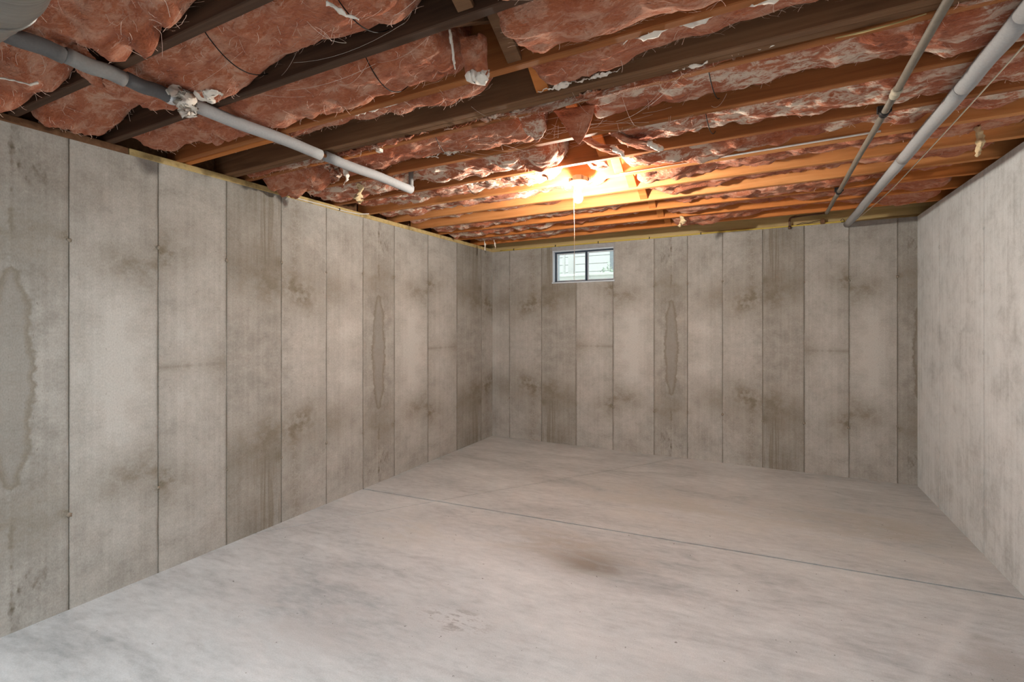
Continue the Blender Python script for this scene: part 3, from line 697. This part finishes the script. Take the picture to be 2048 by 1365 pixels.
wire('G', 'H', 1.30, -0.06, 0.065, 'thin dark wire over the pale batt left of the bulb')

# ------------------------------------------------------------------ pipes
def foam_mat(name, col):
    g = NG(name, 0.7); P = g.coord(); n = g.noise(P, 120, 3); n2 = g.noise(g.scale(P, 4, .6, 4), 3, 4)
    g.bump(n, 0.25, 0.002)
    return g.done(g.mix(g.add(g.mul(n, 0.6), g.mul(n2, 0.4)), tuple(c * 0.72 for c in col), tuple(min(1, c * 1.2) for c in col)))
M_foam = foam_mat('pale_grey_foam_sleeve', (0.38, 0.375, 0.375)); M_foam_d = foam_mat('dark_grey_and_shadowed_foam', (0.13, 0.125, 0.125)); M_foam_m = foam_mat('mid_grey_foam_sleeve', (0.27, 0.26, 0.25))
M_copper = plain('dull_copper', (0.50, 0.22, 0.10), 0.4, 0.8)
M_galv = plain('weathered_grey_pipe', (0.20, 0.17, 0.135), 0.6, 0.2)
M_tape = plain('silver_tape', (0.7, 0.7, 0.7), 0.35, 0.5)
M_blackp = plain('black_pipe_strap', (0.02, 0.018, 0.018), 0.5)
M_brownp = plain('brown_tarnished_copper', (0.20, 0.115, 0.075), 0.45, 0.6)
PX, PZ, PR = 0.965, 2.443, 0.029
lp = empty('insulated_pipe', (PX, -4.4, PZ))
tag(lp, 'long pipe in grey foam sleeves crossing under the joists near the left wall', 'pipe')
def seg_pipe(name, y0, y1, r, mat, parent, x=PX, z=PZ, seg=20, dx=0.0):
    n = 10; o = parent.location
    pts = [(x + dx * (i / n) - o.x, y0 + (y1 - y0) * i / n - o.y, z + 0.003 * math.sin(i * .9 + y0) - o.z) for i in range(n + 1)]
    return tube(name, pts, r, mat, parent, seg)
seg_pipe('copper_pipe', -5.06, -2.93, 0.011, M_copper, lp)
seg_pipe('foam_sleeve', -5.06, -4.85, PR, M_foam_d, lp)['label'] = 'foam sleeve coloured dark for the duct shadow'  # duct's shadow on the pipe put into the sleeve colour
seg_pipe('foam_sleeve', -4.848, -4.66, PR, M_foam_m, lp)['label'] = 'mid grey foam sleeve'
seg_pipe('foam_sleeve', -4.658, -4.49, PR - 0.001, M_foam_d, lp)['label'] = 'foam sleeve coloured dark for the duct shadow'
seg_pipe('foam_sleeve', -4.43, -3.705, PR, M_foam, lp)
seg_pipe('foam_sleeve', -3.668, -2.90, PR, M_foam, lp)
seg_pipe('tape_patch', -4.50, -4.47, PR + 0.0015, M_tape, lp)['label'] = 'silver tape band'
o_ = lp.location
tube('pipe_elbow', [(PX - o_.x, -2.93 - o_.y, PZ - o_.z), (PX - o_.x, -2.905 - o_.y, PZ - o_.z + 0.004), (PX - o_.x, -2.893 - o_.y, PZ - o_.z + 0.02)], [PR * 0.98, PR * 0.98, PR * .7], M_foam, lp, 16)
tube('pipe_riser', [(PX - o_.x, -2.90 - o_.y, PZ - o_.z + 0.0), (PX - o_.x, -2.90 - o_.y, PZ - o_.z + 0.17)], 0.017, M_foam_m, lp, 14)
# loose wooden lath under the orange joist
lt = box('wooden_lath', (0.70, -3.555, ZJ - 0.016), (1.24, -3.53, ZJ - 0.002), M_pine, bev=0.001)
tag(lt, 'thin wooden lath under the orange joist just past the pipe joint', 'lath')
box('lath_end', (1.2401, -3.556, ZJ - 0.018), (1.268, -3.528, ZJ - 0.0005), M_fluff, lt)['label'] = 'white painted end of the lath'
bm = bmesh.new(); bm.from_mesh(pmesh('t', [(3.42, -3.665, 2.470), (3.50, -3.655, 2.474), (3.66, -3.70, 2.466), (3.60, -3.69, 2.463), (3.42, -3.665, 2.466), (3.50, -3.655, 2.469), (3.66, -3.70, 2.462), (3.60, -3.69, 2.459)],
    [(0, 1, 2, 3), (7, 6, 5, 4), (0, 4, 5, 1), (1, 5, 6, 2), (2, 6, 7, 3), (3, 7, 4, 0)]))
sp_ = obj('wood_splinter', bm_mesh('wood_splinter', bm), M_sill); tag(sp_, 'pale split splinter lifting off the doubled joist at upper right', 'splinter')

RX, RZ, RR = 3.925, 2.444, 0.0315
rp = empty('insulated_pipe', (RX, -3.0, RZ))
tag(rp, 'thick pale grey sleeved pipe running to the window wall near the right wall', 'pipe')
for y0, y1 in ((-5.6, -3.60), (-3.597, -3.075), (-3.060, -2.10), (-2.098, -0.004)):
    seg_pipe('foam_sleeve', y0, y1, RR, M_foam, rp, RX, RZ)
seg_pipe('copper_pipe', -3.09, -3.04, RR * 0.90, M_blackp, rp, RX, RZ)['label'] = 'dark gap between sleeves'
tp = empty('thin_pipe', (3.70, -3.0, 2.452))
tag(tp, 'thin brownish grey pipe strapped under the joists left of the thick pipe', 'pipe')
for y0, y1 in ((-5.6, -3.14), (-3.10, -1.36), (-1.34, -0.62)):
    seg_pipe('pipe_length', y0, y1, 0.0145, M_galv, tp, 3.695, 2.452, 12)
for y in (-2.90, -1.40):
    seg_pipe('pipe_strap', y - 0.016, y + 0.016, 0.0195, M_blackp, tp, 3.695, 2.452, 12)
    box('strap_tab', (-0.032, y + 3.0 - 0.012, 0.0), (0.022, y + 3.0 + 0.012, 0.03), M_blackp, tp)
seg_pipe('pipe_coupling', -3.155, -3.09, 0.0185, plain('pale_pipe_coupling', (0.45, 0.40, 0.30), .6), tp, 3.695, 2.452, 12)['label'] = 'pale coupling'

M_cordw = plain('cream_cord', (0.78, 0.70, 0.55), 0.7); M_cable = plain('white_cable', (0.75, 0.73, 0.68), 0.5); M_cabley = plain('yellow_cable', (0.72, 0.56, 0.10), 0.5)
def sagline(p, q, sag, n=20):
    p = Vector(p); q = Vector(q); return [p.lerp(q, i / n) - Vector((0, 0, sag * 4 * (i / n) * (1 - i / n))) for i in range(n + 1)]
c1 = tube('cord', sagline((4.0, -4.2, 2.462), (4.04, -1.2, 2.470), 0.012) + sagline((4.04, -1.2, 2.470), (3.985, -0.03, 2.472), 0.004)[1:], 0.0035, M_cordw, None, 6)
tag(c1, 'thin cream cord strung alongside the thick pipe on its right', 'cord')
c2 = empty('electric_cable', (0.02, -3.0, 2.462)); tag(c2, 'white cable stapled along the left sill plate', 'cable')
oc = c2.location
pts = [(0.10, -3.42, 2.50), (0.06, -3.32, 2.475), (0.022, -3.2, 2.455), (0.012, -3.05, 2.449), (0.012, -2.8, 2.452), (0.012, -2.6, 2.449), (0.02, -2.44, 2.456), (0.06, -2.36, 2.47)]
tube('cable_run', [tuple(Vector(p) - oc) for p in pts], 0.0045, M_cable, c2, 8)
for y in (-3.10, -2.66): box('cable_staple', (-0.012, y - oc.y - .003, -0.020), (-0.001, y - oc.y + .003, -0.002), M_blackp, c2)
c3 = empty('electric_cable', (2.0, -0.005, 2.462)); tag(c3, 'yellow cable run along the sill plate over the window wall', 'cable'); oc = c3.location
def yc(x): return H + 0.030 * x / 4.46 + 0.010
pts = [(x, -0.004, yc(x) + 0.002 * math.sin(x * 5)) for x in np.linspace(0.12, 3.95, 50)]
tube('cable_run', [tuple(Vector(p) - oc) for p in pts], 0.005, M_cabley, c3, 8)
for x in (0.32, 0.9, 1.45, 2.05, 2.6): box('cable_staple', (x - oc.x - .004, -0.006, yc(x) - oc.z - .010), (x - oc.x + .004, 0.008, yc(x) - oc.z + .014), M_blackp, c3)
c4 = empty('electric_cable', (3.1, float(jy('H', 3.1)), 2.51)); tag(c4, 'white cable clipped to the joist face right of the bulb', 'cable'); oc = c4.location
pts = [(x, float(jy('H', x)) - 0.006, 2.488 + 0.006 * (x - 2.9)) for x in np.linspace(2.85, 3.75, 20)]
tube('cable_run', [tuple(Vector(p) - oc) for p in pts], 0.006, M_cable, c4, 8)
box('cable_clip', (2.86 - oc.x, -0.018, -0.034), (2.88 - oc.x, 0.012, -0.010), M_blackp, c4)
pts = [(x, float(jy('H', x)) - 0.003, 2.484 + 0.005 * (x - 2.4)) for x in np.linspace(2.35, 2.86, 10)]
tube('cable_tail', [tuple(Vector(p) - oc) for p in pts], 0.002, M_cordw, c4, 6)
# tarnished copper elbow pipe over the window wall
cp = empty('copper_pipe_elbow', (3.43, -0.05, 2.47)); tag(cp, 'tarnished brown copper pipe with an elbow above the window wall, left of pipes', 'pipe'); oc = cp.location
pts = [(3.44, -0.016, 2.462), (3.44, -0.016, 2.530), (3.445, -0.016, 2.545), (3.46, -0.016, 2.555), (3.48, -0.016, 2.558)]
tube('pipe_elbow', [tuple(Vector(p) - oc) for p in pts], 0.0095, M_brownp, cp, 12)
tube('pipe_length', [tuple(Vector(p) - oc) for p in [(3.478, -0.016, 2.558), (3.62, -0.016, 2.564), (3.76, -0.016, 2.570)]], 0.0085, M_brownp, cp, 12)
tube('pipe_coupling', [tuple(Vector(p) - oc) for p in [(3.478, -0.016, 2.558), (3.50, -0.016, 2.559)]], 0.0125, M_brownp, cp, 12)
tube('pipe_coupling', [tuple(Vector(p) - oc) for p in [(3.74, -0.016, 2.569), (3.77, -0.016, 2.571)]], 0.0125, M_galv, cp, 12)
tube('pipe_length', [tuple(Vector(p) - oc) for p in [(3.44, -0.016, 2.44), (3.44, -0.016, 2.468)]], 0.0125, M_brownp, cp, 12)
wl2 = tube('wire_loop', [(3.50, -0.012, 2.478), (3.55, -0.016, 2.492), (3.60, -0.018, 2.485), (3.64, -0.014, 2.495), (3.72, -0.012, 2.507)], 0.003, M_blackp, None, 6)
tag(wl2, 'dark curled wire end under the copper elbow pipe', 'wire')
bk = box('wood_cleat', (3.705, -0.02, 2.468), (3.74, 0.03, 2.515), M_mid, bev=.002); tag(bk, 'small dark wooden cleat right of the copper elbow pipe', 'cleat')
ring = tube('wire_loop', [(3.885 - 0.014 * math.cos(t), -0.012, 2.482 + 0.016 * math.sin(t)) for t in np.linspace(0, 5.6, 18)], 0.0025, M_blackp, None, 6)
tag(ring, 'small black wire ring beside the thick pipe end', 'wire')

# ------------------------------------------------------------------ duct
def duct_mat():
    g = NG('brushed_silver_duct', 0.42); g.b.inputs['Metallic'].default_value = 0.85
    P = g.coord(); n = g.noise(g.scale(P, 90, 3, 3), 1.0, 4, 0.6); n2 = g.noise(P, 9, 4)
    g.bump(n, 0.3, 0.003); return g.done(g.mix(g.add(g.mul(n, .6), g.mul(n2, .4)), (0.06, 0.06, 0.065), (0.50, 0.49, 0.46)))
M_duct = duct_mat()
DY, DZ, DR = -5.205, 2.345, 0.118
dt = empty('air_duct', (1.335, DY + 0.01, DZ + 0.01)); tag(dt, 'round silver metal duct in the top left corner under the joists', 'duct')
pts = [(-1.12 + 0.014 * i, 0, 0) for i in range(88)]
pts += [(0.10 + 0.42 * math.sin(t), -0.42 + 0.42 * math.cos(t), 0) for t in np.linspace(0.02, math.pi / 2, 40)] + [(0.52, -0.42 - 0.02 * i, 0) for i in range(1, 20)]
tube('duct_pipe', pts, [DR * (1 + 0.006 * math.sin(i * 1.26)) for i in range(len(pts))], M_duct, dt, 40)
for xx in (-0.5, 0.08): tube('duct_seam', [(xx, 0, 0), (xx + 0.02, 0, 0)], DR * 1.025, M_duct, dt, 40)
# ------------------------------------------------------------------ lamp
BX, BY = 2.075, float(jy('H', 2.075)) - 0.062
lm = empty('ceiling_lamp', (BX, BY, 2.40)); tag(lm, 'bare lit bulb in a white porcelain holder with a pull string', 'lamp')
M_boxm = plain('rusty_junction_box', (0.30, 0.25, 0.20), 0.5, 0.7); M_porc = plain('white_porcelain', (0.85, 0.84, 0.80), 0.3, 0, 0.02)
gb = NG('glowing_bulb_glass', 0.4); gb.b.inputs['Emission Color'].default_value = (*BULB_COL, 1)
prof = [(0.0135, 0.0), (0.0140, -0.012), (0.017, -0.024), (0.0235, -0.038), (0.0285, -0.052), (0.030, -0.066), (0.0285, -0.079), (0.0235, -0.090), (0.015, -0.0975), (0.005, -0.100)]
BA = 0.0155
gb.b.inputs['Emission Strength'].default_value = BULB_W / (math.pi * BA)
M_bulb = gb.done(BULB_COL)
lathe('junction_box', [(0.040, 0.0), (0.043, 0.002), (0.043, 0.038), (0.040, 0.040)], M_boxm, lm, 8, (0, 0, 0.055), False)
lathe('lamp_holder', [(0.064, 0.0), (0.064, -0.006), (0.045, -0.014), (0.028, -0.020), (0.025, -0.045), (0.022, -0.047)], M_porc, lm, 32, (0, 0, 0.055))
box('box_bracket', (-0.06, 0.030, 0.062), (0.075, 0.048, 0.085), M_boxm, lm)
for sx in (-1, 1): box('box_clamp', (sx * 0.052 - 0.010, -0.02, 0.060), (sx * 0.052 + 0.010, 0.02, 0.082), M_boxm, lm)
lathe('bulb', prof, M_bulb, lm, 20, (0, 0, 0.010))['label'] = 'glowing clear bulb'
tube('pull_string', [(-0.028, -0.005, 0.04), (-0.030, -0.006, -0.10), (-0.027, -0.004, -0.30), (-0.029, -0.005, -0.62)], 0.0016, M_cordw, lm, 6)

# ------------------------------------------------------------------ window
M_alu = plain('pale_window_metal', (0.62, 0.68, 0.74), 0.45, 0.2, 0.05); M_rub = plain('dark_window_gasket', (0.03, 0.045, 0.07), 0.6)
M_head = plain('grey_window_buck', (0.36, 0.36, 0.36), 0.8)
gg = bpy.data.materials.new('window_glass'); gg.use_nodes = True
nt = gg.node_tree; nt.nodes.clear(); out = nt.nodes.new('ShaderNodeOutputMaterial'); mx = nt.nodes.new('ShaderNodeMixShader'); tr = nt.nodes.new('ShaderNodeBsdfTransparent'); gl = nt.nodes.new('ShaderNodeBsdfGlossy')
tr.inputs[0].default_value = (0.93, 0.97, 0.96, 1); gl.inputs['Roughness'].default_value = 0.02; mx.inputs[0].default_value = 0.05
nt.links.new(tr.outputs[0], mx.inputs[1]); nt.links.new(gl.outputs[0], mx.inputs[2]); nt.links.new(mx.outputs[0], out.inputs[0])
WT = 2.428
wn = empty('window_1', ((WX0 + WX1) / 2, 0.0, WZ0)); wn['kind'] = 'structure'
tag(wn, 'small sliding basement window with a pale metal frame', 'window', kind='structure')
ow = wn.location
def wbox(name, a, b, mat, bev=0.0, parent=None):
    return box(name, tuple(Vector(a) - ow), tuple(Vector(b) - ow), mat, parent or wn, bev)
# outer buck lining the opening
wbox('frame_jamb', (WX0, -0.006, WZ0), (WX0 + 0.014, 0.21, WT), M_alu, .002); wbox('frame_jamb', (WX1 - 0.014, -0.006, WZ0), (WX1, 0.21, WT), M_head, .002)
wbox('frame_head', (WX0 - 0.004, -0.010, WT - 0.030), (WX1 + 0.006, 0.21, WT + 0.018), M_head, .002); wbox('frame_sill', (WX0 - 0.004, -0.012, WZ0 - 0.006), (WX1, 0.21, WZ0 + 0.012), M_alu, .002)
wbox('head_rail', (WX0 + 0.014, 0.0, WT - 0.046), (WX1 - 0.014, 0.06, WT - 0.030), M_alu, .002)
# two sashes
xm = 1.285; yf = 0.07
def sash(x0, x1, y, zt, zb):
    s = empty('window_sash', (0, 0, 0)); s.parent = wn
    b = 0.014
    for a, c in (((x0, y, zb), (x0 + b, y + 0.022, zt)), ((x1 - b, y, zb), (x1, y + 0.022, zt)), ((x0 + b, y, zt - b), (x1 - b, y + 0.022, zt)), ((x0 + b, y, zb), (x1 - b, y + 0.022, zb + b))):
        box('sash_rail', tuple(Vector(a) - ow), tuple(Vector(c) - ow), M_alu, s, .0015)
    box('pane', tuple(Vector((x0 + b, y + 0.009, zb + b)) - ow), tuple(Vector((x1 - b, y + 0.013, zt - b)) - ow), gg, s)
wbox('gasket', (WX0 + 0.014, 0.055, WZ0 + 0.012), (WX0 + 0.028, 0.10, WT - 0.046), M_rub); wbox('gasket', (WX0 + 0.014, 0.05, WT - 0.060), (WX1 - 0.014, 0.10, WT - 0.046), M_rub)
wbox('gasket', (WX0 + 0.014, 0.045, WZ0 + 0.012), (WX1 - 0.014, 0.10, WZ0 + 0.024), M_rub); wbox('mullion', (xm - 0.011, 0.045, WZ0 + 0.024), (xm + 0.011, 0.10, WT - 0.060), M_rub)
sash(WX0 + 0.028, xm - 0.011, yf + 0.002, WT - 0.060, WZ0 + 0.024); sash(xm + 0.011, WX1 - 0.014, yf - 0.015, WT - 0.060, WZ0 + 0.024)

# ------------------------------------------------------------------ outside the window
M_pale = plain('pale_painted_boards', (0.72, 0.74, 0.72), 0.7, 0, 0.04); M_grav = plain('grey_gravel', (0.45, 0.45, 0.43), 0.95, 0, 0.3, 60); M_leaf = plain('green_leaves', (0.52, 0.62, 0.52), 0.7, 0, 0.3)
gd = box('ground_outside', (-8, 0.24, 1.70), (8, 9, 1.86), M_grav); tag(gd, 'grey ground outside the small window', 'ground', kind='structure')
st = empty('deck_steps', (0.2, 1.4, 1.86)); tag(st, 'pale wooden deck steps seen through the lower window panes', 'steps')
for i in range(3):
    box('step_tread', (-2.6, -0.30 + i * 0.26, 0.10 + i * 0.14), (1.6, -0.02 + i * 0.26, 0.135 + i * 0.14), M_pale, st, .004)
    box('step_riser', (-2.6, -0.27 + i * 0.26, 0.0 + i * 0.14), (1.6, -0.25 + i * 0.26, 0.10 + i * 0.14), M_pale, st)
rl = empty('deck_railing', (0.0, 2.3, 2.30)); tag(rl, 'white deck railing with upright balusters outside the left window pane', 'railing')
box('railing_rail', (-2.8, -0.03, 0.0), (0.20, 0.03, 0.05), M_pale, rl); box('railing_rail', (-2.8, -0.03, 0.92), (0.20, 0.03, 0.97), M_pale, rl)
bal = None
for i in range(25):
    x = -2.75 + i * 0.12
    if bal is None: bal = box('baluster', (-0.018, -0.018, 0.05), (0.018, 0.018, 0.92), M_pale, rl); bal.location = (x, 0, 0)
    else:
        c = bal.copy(); COL.objects.link(c); c.parent = rl; c.location = (x, 0, 0)
nh = empty('neighbour_house', (0.0, 7.6, 1.86)); tag(nh, 'pale clapboard house standing beyond the deck outside the window', 'house')
box('house_wall', (-5.0, 0.02, 0.0), (4.0, 3.0, 3.2), M_pale, nh)
for i in range(14): box('clapboard', (-5.0, -0.012, 0.02 + i * 0.22), (4.0, 0.018, 0.225 + i * 0.22), M_pale, nh, .006)
box('house_window', (-0.55, -0.03, 1.0), (0.15, 0.0, 1.75), plain('grey_house_glass', (0.3, 0.34, 0.36), 0.2), nh)
bs = empty('deck_post', (0.0, 2.3, 1.86)); tag(bs, 'square white deck post under the railing end', 'post')
box('post_shaft', (0.22, -0.05, 0.0), (0.32, 0.05, 1.45), M_pale, bs, .005); box('post_cap', (0.205, -0.065, 1.45), (0.335, 0.065, 1.49), M_pale, bs, .005)
def bush(loc, r, n, label, sd_):
    rr = random.Random(sd_); e = empty('leafy_shrub', loc); tag(e, label, 'shrub')
    tube('stem', [(0, 0, 0), (0.05, 0, r * 0.7)], 0.02, M_dark, e, 6)
    vs = []; fs = []
    for i in range(n):
        d = Vector((rr.gauss(0, 1), rr.gauss(0, 1), rr.gauss(0, 1))).normalized() * r * rr.uniform(.5, 1) + Vector((0, 0, r))
        a = Vector((rr.gauss(0, 1), rr.gauss(0, 1), rr.gauss(0, 1))).normalized() * 0.045; b = a.cross(Vector((rr.gauss(0, 1), rr.gauss(0, 1), 1))).normalized() * 0.02
        k = len(vs); vs += [d - a, d + b, d + a, d - b]; fs.append((k, k + 1, k + 2, k + 3))
    f = obj('foliage', pmesh('foliage', vs, fs), M_leaf, e); f['kind'] = 'stuff'
bush((0.15, 5.6, 1.86), 0.55, 420, 'leafy shrub behind the deck railing seen through the right pane', 1)
bush((-1.05, 4.6, 1.86), 0.45, 380, 'leafy shrub behind the balusters seen through the left pane', 2)

# ------------------------------------------------------------------ cobwebs
def webs(label, n, c, sp, sd_, r=0.00045):
    rr = random.Random(sd_); vs = []; fs = []
    for i in range(n):
        p = Vector(c) + Vector([rr.gauss(0, s) for s in sp]); q = p + Vector((rr.gauss(0, sp[0]), rr.gauss(0, sp[1]), rr.gauss(0, sp[2] * .8)))
        p.z = max(p.z, 2.40); q.z = max(q.z, 2.38)
        v, f = tube_data(sagline(p, q, rr.uniform(0, 0.04), 8), r * rr.uniform(.6, 1.3), 3, False)
        k = len(vs); vs += v; fs += [tuple(t + k for t in ff) for ff in f]
    o = obj('cobweb', pmesh('cobweb', vs, fs), M_fluff); tag(o, label, 'cobweb', kind='stuff')
webs('tangle of fine cobweb threads left of and around the pointed flap', 70, (2.28, -3.32, 2.475), (0.22, 0.14, 0.04), 5)
webs('few cobweb threads below the dark joist near the top left', 9, (1.75, -4.40, 2.47), (0.28, 0.10, 0.02), 6)
webs('few cobweb threads around the hanging pale tufts by the left sill', 14, (0.7, -3.1, 2.45), (0.15, 0.10, 0.04), 8)
